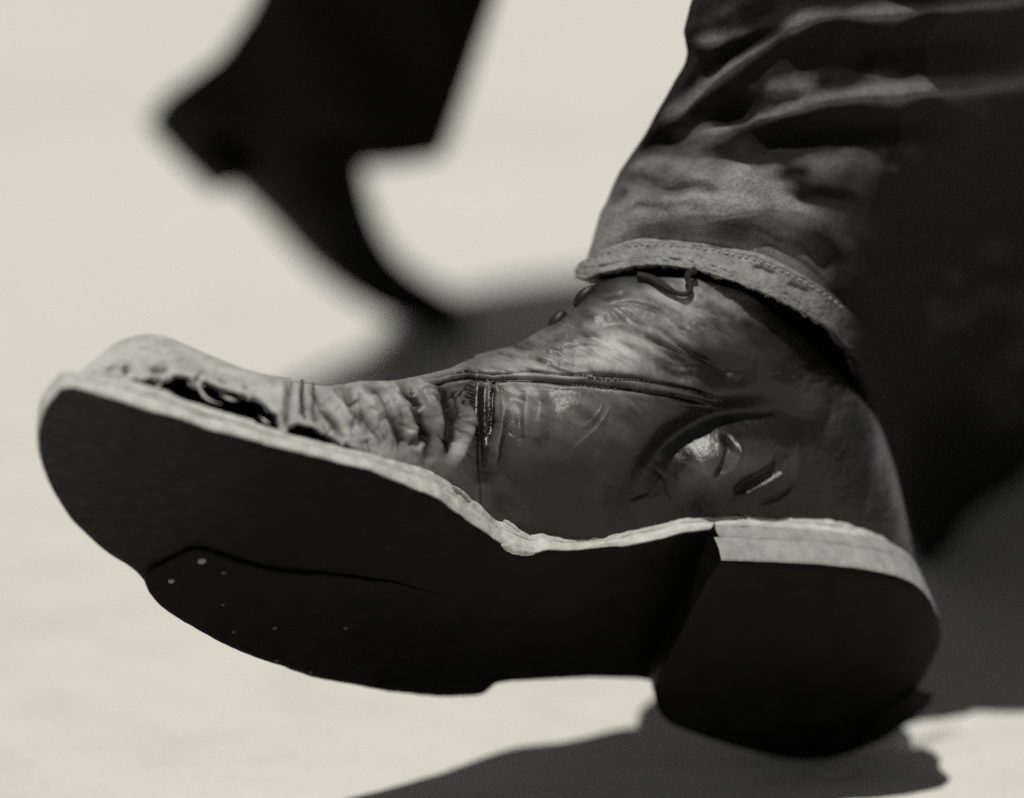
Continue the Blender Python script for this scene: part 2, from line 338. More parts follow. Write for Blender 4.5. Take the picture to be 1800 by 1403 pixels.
v, f = slab(s3, a3 + .0006, b3 - .0004, 0 * s3 - LIFT - .0008, 0 * s3 - LIFT, nh=1, seed=33)
link('heel_tread', v, f, M_SOLE, BOOT, True)
# broken lift corner at the back of the heel
cp = np.array([(1605, 1213), (1625, 1219), (1638, 1221), (1637, 1232), (1600, 1262), (1560, 1290), (1500, 1310), (1540, 1260)], float)
cs, cw = sole_sw(cp, -LIFT - .001); s4, a4, b4 = outline_hw(cs, cw, 60)
v, f = slab(s4, a4, b4, 0 * s4 - LIFT - .0018, 0 * s4 - LIFT - .0006, nh=2, seed=37, nw=10)
link('heel_chip', v, f, M_SOLE, BOOT, True, label='torn corner of the lowest lift sticking out at the back')

# ------------------------------------------------------------------ boot: leather upper
COLS = [  # bottom px (on the welt), top px (outline or rim), first slope, depth of the top in mm, roundness
 ((107, 675), (109, 673), 0, 1, 1), ((120, 669), (121, 666), 0, 2, 1), ((132, 666), (134, 661), 0, 3, 1), ((150, 659), (152, 648), .1, 5, 1), ((180, 661), (172, 631), .2, 10, 1), ((221, 667), (203, 605), .2, 17, 1),
 ((271, 682), (240, 591), .2, 21, 1), ((318, 702), (285, 590), .2, 23, 1), ((373, 720), (345, 617), .2, 24, 1), ((443, 739), (430, 652), .2, 22, 1), ((480, 755), (480, 664), .2, 21, 1), ((505, 762), (512, 668), .2, 21, 1),
 ((557, 775), (575, 677), .2, 24, 1), ((629, 792), (640, 667), .1, 30, 1), ((679, 806), (690, 668), 0, 34, 1), ((718, 815), (740, 658), -.1, 38, 1), ((760, 829), (790, 646), -.2, 43, 1), ((801, 854), (818, 632), -.3, 47, 1), ((850, 893), (838, 627), -.7, 50, 1),
 ((899, 914), (870, 618), -1.0, 52, 1), ((948, 930), (905, 611), -1.2, 54, 1), ((990, 942), (945, 588), -1.25, 56, 1), ((1061, 944), (985, 565), -1.2, 58, 1), ((1100, 931), (1005, 545), -1.1, 59, 1), ((1140, 922), (1022, 522), -.95, 60, 1), ((1175, 914), (1040, 502), -.8, 60, .9),
 ((1214, 909), (1100, 489), -.7, 38, .5), ((1272, 907), (1225, 493), -.5, 22, .15), ((1348, 909), (1310, 517), -.45, 16, 0), ((1410, 911), (1400, 585), -.4, 19, 0), ((1462, 915), (1470, 655), -.3, 28, .2), ((1513, 927), (1540, 740), -.1, 44, .5), ((1548, 941), (1572, 830), 0, 38, 1), ((1572, 955), (1588, 900), 0, 24, 1), ((1593, 986), (1600, 955), 0, 12, 1), ((1607, 1005), (1608, 1000), 0, 3, 1)]
NI, NJ, NB = 720, 190, 36
cb = np.array([c[0] for c in COLS], float); ct = np.array([c[1] for c in COLS], float); cpar = np.array([c[2:] for c in COLS], float)
step = .5 * np.linalg.norm(np.diff(cb, axis=0), axis=1) + .5 * np.linalg.norm(np.diff(ct, axis=0), axis=1) * .8; cu = np.r_[0, np.cumsum(step)]; cu /= cu[-1]
ui = np.linspace(0, 1, NI)
def cinterp(a, k):
    e = np.stack([np.interp(ui, cu, a[:, c]) for c in range(a.shape[1])], 1); q = smooth1(e, k); w = np.clip(np.minimum(np.arange(NI), NI - 1 - np.arange(NI)) / (3 * k), 0, 1)[:, None]
    return e * (1 - w) + q * w
Bp = cinterp(cb, 4); Tp = cinterp(ct, 4); Pp = cinterp(cpar, 12)
SEAM_TOE = int(round(np.interp(505, cb[:, 0], cu) * (NI - 1))); SEAM_Q = int(round(np.interp(850, cb[:, 0], cu) * (NI - 1)))
sB, wB = sole_sw(Bp, lambda s: thick(s)); Bw = boot_pt(sB, wB - .0012, hs(sB) + thick(sB) - .0009); Bp, dB = proj(Bw); dB = smooth1(dB, 6); Bp = smooth1(Bp, 2, 1)
Hcol = np.linalg.norm(Tp - Bp, axis=1) * dB / F
vj = np.linspace(0, 1, NJ)[:, None]; vv = 1 - (1 - vj) ** 1.35              # closer rows near the outline
pix = Bp[None] + (Tp - Bp)[None] * vv[:, :, None]
KV = [0, .2, .4, .58, .7, .86, .95, 1]        # how fast the leather recedes on its way up, per station
SLOPES = [(100, [.2, .4, .6, .85, 1.1, 1.7, 3, 4]), (240, [.25, .45, .65, .85, 1.1, 1.7, 3, 5]), (505, [.3, .45, .6, .75, .95, 1.6, 3, 5]), (640, [.1, .25, .4, .55, .75, 1.3, 3, 6]), (760, [-.2, .05, .2, .38, .6, 1.1, 3, 7]), (850, [-.5, -.25, .05, .32, .5, .95, 3, 7]),
 (950, [-.7, -.6, -.25, .28, .42, .5, 2.4, 8]), (1061, [-.75, -.65, -.35, .22, .41, .48, 2.2, 9]), (1140, [-.7, -.65, -.4, .14, .4, .46, 2, 8]), (1175, [-.6, -.55, -.4, .08, .36, .44, 1.6, 6]), (1214, [-.5, -.5, -.3, .0, .3, .42, .7, 1.4]), (1272, [-.4, -.42, -.35, -.1, .14, .4, .43, .5]),
 (1348, [-.35, -.36, -.3, -.2, .0, .3, .4, .5]), (1410, [-.3, -.3, -.25, -.15, .05, .3, .5, .6]), (1462, [-.3, -.1, .1, .4, .5, .6, .7, .8]), (1513, [-.2, .1, .4, .7, .9, 1.2, 1.4, 1.8]), (1560, [0, .4, .8, 1.2, 1.5, 2, 2.5, 3.5]), (1607, [0, .4, .8, 1.2, 1.5, 2, 2, 2])]
sxc = np.array([q[0] for q in SLOPES], float); svc = np.array([q[1] for q in SLOPES], float)
Kc = smooth1(np.stack([np.interp(Bp[:, 0], sxc, svc[:, k]) for k in range(8)], 1), 14)
fine = np.linspace(0, 1, 500); SL = np.stack([np.interp(fine, KV, smooth1(Kc[i], 0, 0)) for i in range(NI)], 1); SL = smooth1(SL, 14, 2)
INT = np.concatenate([np.zeros((1, NI)), np.cumsum((SL[1:] + SL[:-1]) / 2, 0) / 499.]); prof_ = np.stack([np.interp(vv[:, 0], fine, INT[:, i]) for i in range(NI)], 1)
dep = dB[None] + Hcol[None] * prof_
Q = pix.reshape(-1, 2)
# far side: over the top and down to the hidden edge of the sole
wl_at = np.interp(sB, ss, wl); Fw = boot_pt(sB, np.minimum(wl_at + .006, wB - .004), hs(sB) + thick(sB)); Fp, dF = proj(Fw)
ub = np.linspace(0, 1, NB + 1)[1:][:, None]
dTop = dep[-1]
pixb = Tp[None] + (Fp - Tp)[None] * (ub ** 2.2)[:, :, None]; depb = dTop[None] + (dF - dTop)[None] * np.sin(ub * math.pi / 2) ** .8 + .012 * np.sin(ub * math.pi) * np.clip(Hcol[None] / .02, 0, 1)
Pf = unp(Q, dep.ravel()).reshape(NJ, NI, 3); Pb = unp(pixb.reshape(-1, 2), depb.ravel()).reshape(NB, NI, 3)
UP0 = np.concatenate([Pf, Pb], 0)                                           # rows bottom -> top -> far side
N0 = normals(UP0)
if (N0[NJ // 2, NI // 3] @ (CAM - UP0[NJ // 2, NI // 3])) < 0: N0 = -N0
N0 = smooth1(N0, 3); N0 = np.moveaxis(smooth1(np.moveaxis(N0, 1, 0), 3), 0, 1); N0 /= np.linalg.norm(N0, axis=2, keepdims=True)
D = np.zeros(NJ * NI); WEAR_LIGHT = np.zeros(NJ * NI)
def S_(pts, w, a, kind='gauss', taper=.25, jit=0, seed=0):
    global D; D = D + stroke(Q, pts, w, a * .001, kind, taper, jit, seed)
# -- big forms
S_([(890, 735), (980, 735), (1090, 700), (1180, 680)], 60, 3.0)                     # quarter bulge
S_(spline([(1105, 915), (1135, 850), (1180, 785), (1250, 738), (1350, 722), (1450, 745)], 40, 5), 40, -6.0, taper=.35)   # hollow between quarter and heel
S_([(1180, 850), (1290, 800), (1400, 810)], 52, 3.5)                                # heel counter
S_([(1000, 590), (1100, 560), (1200, 560)], 55, 2.0)
S_([(1010, 640), (1080, 650), (1140, 640)], 38, 2.4)                                # bright swell above the seam
S_([(1150, 640), (1230, 640), (1330, 660)], 28, -3.5)
# -- toe cap
S_([(512, 668), (507, 700), (505, 735), (506, 760)], 9, -1.3); S_([(497, 668), (493, 700), (490, 730)], 12, .9)
S_([(523, 668), (522, 700), (523, 735)], 6, .8); S_([(531, 670), (532, 700), (534, 735)], 5, -.9); S_([(541, 670), (541, 700), (541, 735)], 5, .6)
S_([(300, 655), (345, 664), (380, 676), (430, 690), (470, 706)], 7, .9, jit=5); S_([(285, 640), (340, 652), (400, 668), (440, 684)], 6, -.6, jit=6, seed=3)
S_([(235, 640), (300, 632), (380, 660)], 20, .8); S_([(222, 643), (222, 662)], 5, -2.2, taper=.4); S_([(262, 650), (300, 654)], 6, -1.6, jit=4, seed=5)
S_([(168, 636), (180, 633), (188, 632)], 2.5, -.7); S_([(188, 650), (200, 646), (208, 643)], 3, -.8, jit=3); S_([(195, 652), (210, 650), (222, 648)], 2.5, -.6, jit=3, seed=7)
S_([(388, 664), (392, 669), (400, 672), (405, 673)], 4, -1.4, jit=3); S_([(425, 682), (437, 685)], 4, -1.5); S_([(344, 664), (350, 672)], 7, -1.6)
# -- vamp creases
V_ = dict(jit=4)
S_([(552, 678), (556, 694), (562, 706), (566, 716)], 4.95, -1.5, 'sharp', seed=1, **V_); S_([(570, 718), (580, 728), (590, 742), (600, 760), (612, 772)], 4.40, -1.6, 'sharp', seed=2, **V_)
S_([(592, 678), (600, 694), (608, 706), (614, 712)], 6.60, -1.4, 'sharp', seed=3, **V_); S_([(612, 704), (625, 703), (637, 702)], 4.40, -1.3, 'sharp', seed=4, **V_)
S_([(634, 702), (638, 716), (642, 730), (652, 742), (660, 756), (670, 775), (674, 786)], 4.40, -2.2, 'sharp', seed=5, **V_); S_([(622, 752), (626, 742), (628, 730)], 3.85, -1.2, 'sharp', seed=6, **V_)
S_([(645, 772), (650, 780)], 5.50, -1.2, 'sharp', seed=7); S_([(690, 735), (694, 760), (695, 795)], 3.30, -.9, 'sharp', seed=8, **V_)
S_([(545, 690), (553, 712), (560, 730)], 12, .8, seed=9); S_([(590, 705), (604, 725), (618, 745)], 18, 1.0, seed=10); S_([(565, 690), (575, 705)], 14, .7)
S_([(652, 690), (664, 715), (676, 735)], 26, 1.3, seed=11); S_([(636, 745), (650, 765), (640, 780)], 16, .8)
S_([(658, 666), (680, 675), (715, 698), (735, 720), (738, 735)], 5, 1.0, 'step2', seed=12, **V_); S_([(676, 668), (700, 682), (726, 704), (748, 712)], 9.90, -1.6, 'sharp', seed=13, **V_)
S_([(738, 738), (746, 752), (756, 768), (764, 780)], 4.95, -1.8, 'sharp', seed=14, **V_); S_([(715, 765), (728, 758), (742, 748)], 8, 1.2, seed=15, **V_)
S_([(735, 800), (742, 785), (756, 775)], 6, 1.1, seed=16, **V_); S_([(722, 790), (728, 778), (735, 765)], 7.70, -1.3, 'sharp', seed=17, **V_)
S_([(765, 695), (790, 716)], 4.40, -.8, 'sharp', seed=18, **V_); S_([(755, 685), (775, 702), (788, 715)], 4, .6, seed=19, **V_)
S_([(797, 688), (806, 705), (811, 725), (812, 740)], 4.40, -1.8, 'sharp', seed=20, jit=3); S_([(813, 705), (818, 718)], 4, -1.2, jit=3)
S_([(811, 728), (816, 742), (830, 756), (845, 766)], 2.75, -1.0, 'sharp', seed=21, jit=2); S_([(803, 745), (808, 758), (806, 772)], 3, .6, seed=22, jit=2)
for p, w_, a_2 in (([(548, 676), (566, 706), (585, 740), (606, 778)], 9, -1.5), ([(596, 672), (618, 706), (640, 745), (662, 790)], 10, -1.7), ([(648, 668), (676, 702), (700, 745), (716, 800)], 11, -1.6), ([(700, 668), (733, 705), (750, 750), (757, 812)], 12, -1.9), ([(765, 662), (790, 700), (797, 750), (790, 815)], 12, -1.9),
                   ([(572, 678), (592, 710), (614, 752)], 11, 1.3), ([(624, 672), (648, 710), (672, 765)], 12, 1.4), ([(676, 668), (706, 708), (728, 770)], 13, 1.4), ([(735, 662), (764, 705), (775, 775)], 14, 1.5)):
    S_(spline(p, 24, 3), w_, a_2, 'step2' if a_2 > 0 else 'gauss', jit=7, seed=int(p[0][0]))
for k in range(60):
    r5 = random.Random(k); x = r5.uniform(540, 830); y = 672 + (x - 540) * .02 + r5.uniform(-4, 105); l = r5.uniform(12, 38); an = r5.choice([1.05, 1.2, .9, 2.0, .5]) + r5.uniform(-.25, .25)
    S_([(x, y), (x + l * .5 * math.cos(an) + r5.uniform(-2, 2), y + l * .5 * math.sin(an)), (x + l * math.cos(an), y + l * math.sin(an))], r5.uniform(1.5, 3.2), -r5.uniform(.35, 1.1), 'sharp', jit=4, seed=k)
for k in range(40):
    r5 = random.Random(k + 500); x = r5.uniform(150, 500); y = np.interp(x, [150, 280, 500], [640, 615, 690]) + r5.uniform(-12, 45); l = r5.uniform(10, 45); an = r5.uniform(-.2, .6)
    S_([(x, y), (x + l * math.cos(an), y + l * math.sin(an))], r5.uniform(1.5, 3.5), -r5.uniform(.2, .8), 'sharp', jit=4, seed=k)
# -- folds about the upright seam
S_([(846, 652), (848, 690), (853, 740), (856, 800), (850, 850)], 13, -1.5, taper=.4); S_([(815, 700), (824, 735), (818, 768), (803, 800), (788, 832)], 11, 3.0, seed=23, jit=4)
S_([(857, 668), (859, 700), (860, 740), (858, 765)], 2.5, 1.1, jit=3); S_([(868, 665), (867, 700), (866, 735), (864, 765)], 4, -1.2, jit=2)
S_([(882, 690), (888, 725), (880, 760), (868, 785), (864, 830)], 11, 2.9, seed=24, jit=4)
S_([(903, 706), (914, 722), (917, 745), (912, 785)], 10, -1.7, taper=.5); S_([(927, 680), (932, 710), (926, 745), (920, 770)], 11, 1.6)
S_([(955, 690), (950, 740), (945, 800)], 22, -1.8)
S_([(862, 672), (885, 688), (915, 704), (945, 718)], 2.2, -.5, jit=2); S_([(905, 685), (935, 698), (960, 712)], 2, -.45, jit=2); S_([(865, 740), (885, 752), (905, 768)], 2, -.5, jit=2)
for k in range(7): S_([(818 + k % 2 * 5, 668 + 7 * k), (838, 676 + 6.5 * k)], 2, -.45 - .2 * (k % 2), taper=.3)
# -- long double seam
TOPSEAM = [(740, 664), (790, 656), (825, 652), (866, 660), (905, 657), (950, 656), (1000, 661), (1060, 668), (1120, 671), (1170, 676), (1220, 687), (1270, 704)]
LOWSEAM = [(740, 672), (790, 667), (828, 662), (866, 670), (905, 668), (955, 672), (1005, 679), (1060, 685), (1120, 689), (1170, 694), (1220, 704), (1270, 718)]
S_(TOPSEAM, 4.2, -1.5, taper=.08); S_(LOWSEAM, 4.2, -1.7, taper=.08)
S_([((a[0] + b[0]) / 2, (a[1] + b[1]) / 2) for a, b in zip(TOPSEAM, LOWSEAM)], 6, .9, taper=.08); S_([(x, y + 9) for x, y in LOWSEAM], 6, .5, taper=.1)
# -- fine wrinkles of the shaft, fanning from the instep
for p, w, a in ([(960, 598), (1010, 590), (1060, 600)], 7, -1.0), ([(870, 612), (910, 612), (940, 618)], 5, -1.0), ([(905, 628), (930, 628), (960, 640)], 4, -.7), ([(1120, 588), (1150, 602), (1190, 615), (1230, 630)], 4, -1.1), ([(1150, 580), (1190, 598), (1230, 620)], 3.5, -.9), ([(1175, 600), (1210, 612), (1250, 634)], 4, -.9), ([(1060, 545), (1110, 540), (1160, 555), (1200, 585)], 5, -.8), ([(1050, 530), (1090, 520), (1110, 515)], 9, -1.0), ([(1200, 540), (1250, 545), (1300, 560)], 8, -1.0), ([(1100, 600), (1150, 625), (1200, 640)], 5, .7), ([(1060, 580), (1110, 580), (1160, 600)], 8, .8), ([(980, 610), (1040, 612), (1100, 630)], 4, -.6), ([(930, 605), (980, 615), (1030, 640)], 4, -.5):
    S_(p, w, a, jit=4, seed=int(p[0][0]))
rs = random.Random(4)
for k in range(46):
    x = rs.uniform(940, 1230); y = 540 + (x - 940) * -.05 + rs.uniform(0, 95); l = rs.uniform(25, 70); sl_ = rs.uniform(.3, .75) + (x - 1050) * .0012
    S_([(x, y), (x + l * .5, y + l * .5 * sl_), (x + l, y + l * sl_ * 1.1)], rs.uniform(1.6, 3), rs.uniform(-.45, -.15), jit=3, seed=k)
for k in range(26):
    x = rs.uniform(860, 1000); y = rs.uniform(612, 650); l = rs.uniform(30, 70)
    S_([(x, y), (x + l * .5, y + l * .12), (x + l, y + l * .35)], rs.uniform(1.5, 3), rs.uniform(-.5, -.2), jit=3, seed=60 + k)
# -- scratches and creases on quarter and heel
S_([(1053, 712), (1045, 725), (1028, 742), (1012, 755)], 2.2, .5, jit=2); S_([(1072, 710), (1055, 735), (1032, 760), (1005, 790), (995, 812)], 2.4, .7, jit=2)
S_([(1085, 705), (1105, 722), (1125, 740)], 2, -.4); S_([(1098, 703), (1118, 716), (1140, 732)], 2, -.4); S_([(1060, 690), (1075, 700)], 2, -.4)
S_([(1278, 765), (1276, 790), (1262, 815), (1245, 835)], 8, -2.2, jit=2); S_([(1297, 772), (1291, 795), (1278, 815), (1258, 835)], 5, 1.3, 'step', jit=2)
S_([(1380, 795), (1366, 825), (1340, 842), (1312, 860), (1276, 873)], 6, 2.0, 'step2', jit=3); S_([(1370, 785), (1350, 815), (1320, 838), (1285, 862)], 9, -2.0, jit=2)
S_([(1398, 845), (1362, 875), (1330, 885)], 4, -.8, jit=5); S_([(1360, 782), (1355, 800), (1345, 815)], 4, -.7)
S_([(1160, 830), (1172, 850), (1178, 880)], 3, -.8, jit=3); S_([(1180, 820), (1195, 850)], 2.5, -.6, jit=3)
D += vnoise(Q, .03, 2, 3) * .00018 + vnoise(Q, .16, 8, 3) * .00010
vamp_m = np.exp(-((Q[:, 0] - 660) / 110) ** 2); D += vamp_m * vnoise(Q * [1, .6], .05, 12, 3) * .0006
D = np.where(np.repeat(vv, NI, 1).ravel() < .12, np.maximum(D, -.0012), D)
edge = np.clip(np.repeat(1 - vv, NI, 1).ravel() / .02, 0, 1) * .75 + .25
D2 = np.concatenate([(D * edge).reshape(NJ, NI), np.zeros((NB, NI))], 0)
UPV = UP0 + N0 * D2[:, :, None]
# wear: scuffed pale toe and vamp, polished dark quarters with sunlit sheen put into the colour
x_, y_ = Q[:, 0], Q[:, 1]
WEAR_LIGHT = np.interp(x_, [80, 430, 500, 560, 640, 720, 800, 860, 940, 1100, 1300, 1600], [1.0, .97, .78, .74, .7, .5, .28, .08, .0, .0, .0, .0])
WEAR_LIGHT += vnoise(Q * [1, 1.6], .018, 31, 4) * .22 * np.interp(x_, [100, 700, 830, 900, 1300], [.6, .9, .6, .15, .06]) + (np.clip(D * 1000 * .05, -.0, .15) + np.clip(D * 1000 * .30, -.55, 0)) * np.interp(x_, [100, 850, 1000], [1, 1, .3]) + (vnoise(Q * [1, 1.4], .05, 33, 4) * .3 - .05) * np.interp(x_, [100, 500, 700, 850], [.6, .7, .7, 0])
sheen_paint = lambda cx, cy, rx, ry, a: a * np.exp(-(((x_ - cx) / rx) ** 2 + ((y_ - cy) / ry) ** 2) * 1.2)
WEAR_LIGHT += (sheen_paint(1045, 632, 185, 56, .72) + sheen_paint(1205, 535, 95, 48, .72) + sheen_paint(922, 690, 48, 65, .55) + sheen_paint(1040, 735, 95, 60, .2) + sheen_paint(1110, 580, 100, 45, .25) + sheen_paint(1250, 815, 90, 40, .1)) * (.75 + .7 * vnoise(np.stack([x_ * .8 + y_ * .4, y_ * 2.2 - x_ * 1.1], 1), .028, 71, 4))  # sun highlights on shaft, rim and quarter painted into the leather colour
WEAR_LIGHT = np.clip(WEAR_LIGHT, 0, 1); WEAR_LIGHT_F = np.concatenate([WEAR_LIGHT.reshape(NJ, NI), np.repeat(WEAR_LIGHT.reshape(NJ, NI)[-1:] , NB, 0)], 0)
# torn openings along the welt: the leather starts at the lip instead of the welt
LIP = [(212, 668), (221, 668), (240, 667), (257, 666), (275, 662), (289, 658), (310, 661), (340, 670), (358, 674), (390, 687), (429, 697), (452, 700), (471, 716), (488, 730), (497, 748), (501, 760), (504, 758), (506, 744), (523, 740), (557, 750), (579, 764), (604, 778), (629, 789), (655, 797), (680, 806)]
lipx = np.array([p[0] for p in LIP], float); lipy = np.array([p[1] for p in LIP], float)
NR = NJ + NB
def lip_row(i):
    c = pix[:, i]; x = c[:, 0]; y = c[:, 1]; ly = np.interp(x, lipx, lipy); m = (x > lipx[0]) & (x < lipx[-1]) & (y > ly + vnoise(np.stack([x, y * 0], 1), .16, 4, 3) * 2.4 * np.clip((520 - x) / 30, .25, 1))
    k = np.nonzero(m)[0]; return (k[-1] + 1) if len(k) else 0
LROW = np.array([lip_row(i) for i in range(NI)]); LROW[:5] = 0
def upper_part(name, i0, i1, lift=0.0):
    V = UPV[:, i0:i1 + 1] + N0[:, i0:i1 + 1] * lift; n = i1 - i0 + 1; V = V.copy(); wr = WEAR_LIGHT_F[:, i0:i1 + 1].copy()
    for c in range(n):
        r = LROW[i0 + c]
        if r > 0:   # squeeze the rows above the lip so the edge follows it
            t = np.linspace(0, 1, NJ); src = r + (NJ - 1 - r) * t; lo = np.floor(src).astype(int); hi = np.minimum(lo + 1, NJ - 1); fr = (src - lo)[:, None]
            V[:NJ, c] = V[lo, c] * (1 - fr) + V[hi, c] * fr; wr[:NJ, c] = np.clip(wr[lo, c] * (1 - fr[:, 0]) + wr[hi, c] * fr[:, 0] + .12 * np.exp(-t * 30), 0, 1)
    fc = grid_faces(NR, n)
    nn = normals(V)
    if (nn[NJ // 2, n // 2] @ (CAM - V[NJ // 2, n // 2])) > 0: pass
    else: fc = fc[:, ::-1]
    o = link(name, V.reshape(-1, 3), fc, M_LEATHER, BOOT, True, {'wear_light': wr.ravel()})
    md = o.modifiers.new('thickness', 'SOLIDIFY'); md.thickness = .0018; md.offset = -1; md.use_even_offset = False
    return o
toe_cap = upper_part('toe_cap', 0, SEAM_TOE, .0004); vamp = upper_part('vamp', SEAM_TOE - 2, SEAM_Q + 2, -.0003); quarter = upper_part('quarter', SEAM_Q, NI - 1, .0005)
# dark lining seen through the tears
lin = (UP0 - N0 * .0075)[:NJ + 6:2, 6:SEAM_Q - 10:2]; fc = grid_faces(lin.shape[0], lin.shape[1])
link('lining', lin.reshape(-1, 3), fc, M_BLACK, BOOT, True)

def welt_line(pts, dh):
    p = spline(pts, 24, 2); r = ray(p); out = []
    for k in range(len(p)):
        X = world(r[k][None] * ((Ac @ Hc + _hh) / (r[k] @ Hc))[:, None]) - A; s_ = X @ L; w_ = X @ W; j = np.argmin(np.abs(w_ - np.interp(s_, ss, wh) + dh)); out.append(A + X[j])
    return np.array(out)
for pts, rr, dh in (([(846, 891), (862, 899), (878, 905), (892, 915), (902, 918)], .0008, .0), ([(899, 910), (922, 914), (944, 926), (966, 935), (990, 941)], .0006, .0005), ([(870, 905), (888, 916), (905, 928), (915, 936)], .0007, -.0004), ([(792, 853), (808, 862), (822, 874), (830, 879)], .0005, -.0004), ([(920, 925), (935, 927), (950, 934)], .0007, .0), ([(880, 957), (905, 968), (925, 971), (942, 973)], .0012, -.0008)):
    k = np.linspace(0, 1, 24); v, f = tube(smooth1(welt_line(pts, dh), 2), rr * np.clip(np.sin(math.pi * k), .12, 1) ** .6 * (1 + .3 * vnoise(np.stack([k * 9, k * 0], 1), 1, int(pts[0][0]), 2)), 8)
    link('frayed_strip', v, f, M_WELT, BOOT, True)
for pts, d_ in (([(330, 676), (343, 674), (352, 682), (355, 695), (366, 704), (390, 711)], .989), ([(388, 694), (400, 701), (418, 705)], .98), ([(456, 732), (466, 741), (476, 746)], .98), ([(286, 672), (280, 678), (272, 683)], .982)):
    k = np.linspace(0, 1, 20); v, f = tube(unp(spline(pts, 20, 2), np.interp(spline(pts, 20, 2)[:, 0], Bp[:, 0], dB) + .0035 + .0012 * np.sin(k * 6)), .0004 * np.clip(np.sin(math.pi * k), .25, 1), 6); link('torn_fibre', v, f, M_WELT, BOOT, True)

# ------------------------------------------------------------------ surface lookup for stitches, hooks and threads
PQ, PD = proj(UPV[:NJ].reshape(-1, 3)); UN = normals(UPV)[:NJ].reshape(-1, 3)
if (UN[(NJ // 2) * NI + NI // 3] @ (CAM - UPV[NJ // 2, NI // 3])) < 0: UN = -UN
UPF = UPV[:NJ].reshape(-1, 3)
def on_boot(px):
    k = np.argmin(((PQ - np.asarray(px)) ** 2).sum(1)); return UPF[k], UN[k]
def stitches(line, n, r, l, name, m, parent, lift=.0002):
    J = Join(); P = poly(line, n)
    for k in range(n - 1):
        p, nrm = on_boot(P[k]); q, _ = on_boot(P[k] + (P[k + 1] - P[k]) * l); t = np.linspace(0, 1, 5)[:, None]
        c = p + (q - p) * t + nrm * (lift + r * .9 * np.sin(t * math.pi)); J.add(*tube(c, r * np.array([.6, 1, 1.05, 1, .6]), 6))
    return link(name, J.verts(), J.f, m, parent, True, kind='stuff')
stitches(TOPSEAM[3:], 62, .00035, .62, 'stitching', M_DARKTHREAD, quarter); stitches(LOWSEAM[3:], 62, .00035, .62, 'stitching', M_DARKTHREAD, quarter)
stitches([(531, 672), (532, 700), (534, 738)], 10, .0004, .5, 'stitching', M_DARKTHREAD, vamp); stitches([(548, 676), (549, 705), (550, 742)], 10, .0003, .5, 'stitching', M_DARKTHREAD, vamp)
stitches([(858, 668), (860, 700), (860, 740), (857, 775)], 18, .00022, .6, 'stitching', M_GREYTHREAD, quarter)

# ------------------------------------------------------------------ hooks, lace, sock
M_METALDARK = mat("japanned_metal", .012, .45, .3)[0]
def hook(px, ang):                            # speed hook: a dark base plate and a curled tongue with a bright worn tip
    p, n = on_boot(px); e1 = RIGHT * math.cos(ang) + UP * math.sin(ang); e2 = -RIGHT * math.sin(ang) + UP * math.cos(ang); c = p - FWD * .0012 + e2 * .0006
    k = np.linspace(0, 1, 9); base = c + np.outer(k - .55, e1) * .0075
    v, f = tube(base, .0020 * np.clip(np.sin(math.pi * np.clip(k, .04, .96)), .2, 1) ** .5, 12); o = link('lace_hook', v, f, M_METALDARK, quarter, True)
    t = np.linspace(0, math.pi, 10); pts = np.array([c + e2 * (.0022 + .0022 * math.sin(a * .5)) + e1 * (.0012 * (1 - math.cos(a)) * .5 - .0006) - FWD * .0010 * math.sin(a) for a in t])
    v, f = tube(pts, .0012, 10); link('hook_tongue', v, f, M_METALDARK, o, True)
    b = c + e1 * .0042 + e2 * .0012 - FWD * .001; k = np.linspace(0, 1, 7); v, f = tube(b + np.outer(k - .5, e1 + e2) * .0016, .0009 * np.sqrt(np.clip(1 - (2 * k - 1) ** 2, .03, 1)), 10); link('hook_tip', v, f, M_METAL, o, True)
hook((981, 566), .95); hook((1030, 522), .8)

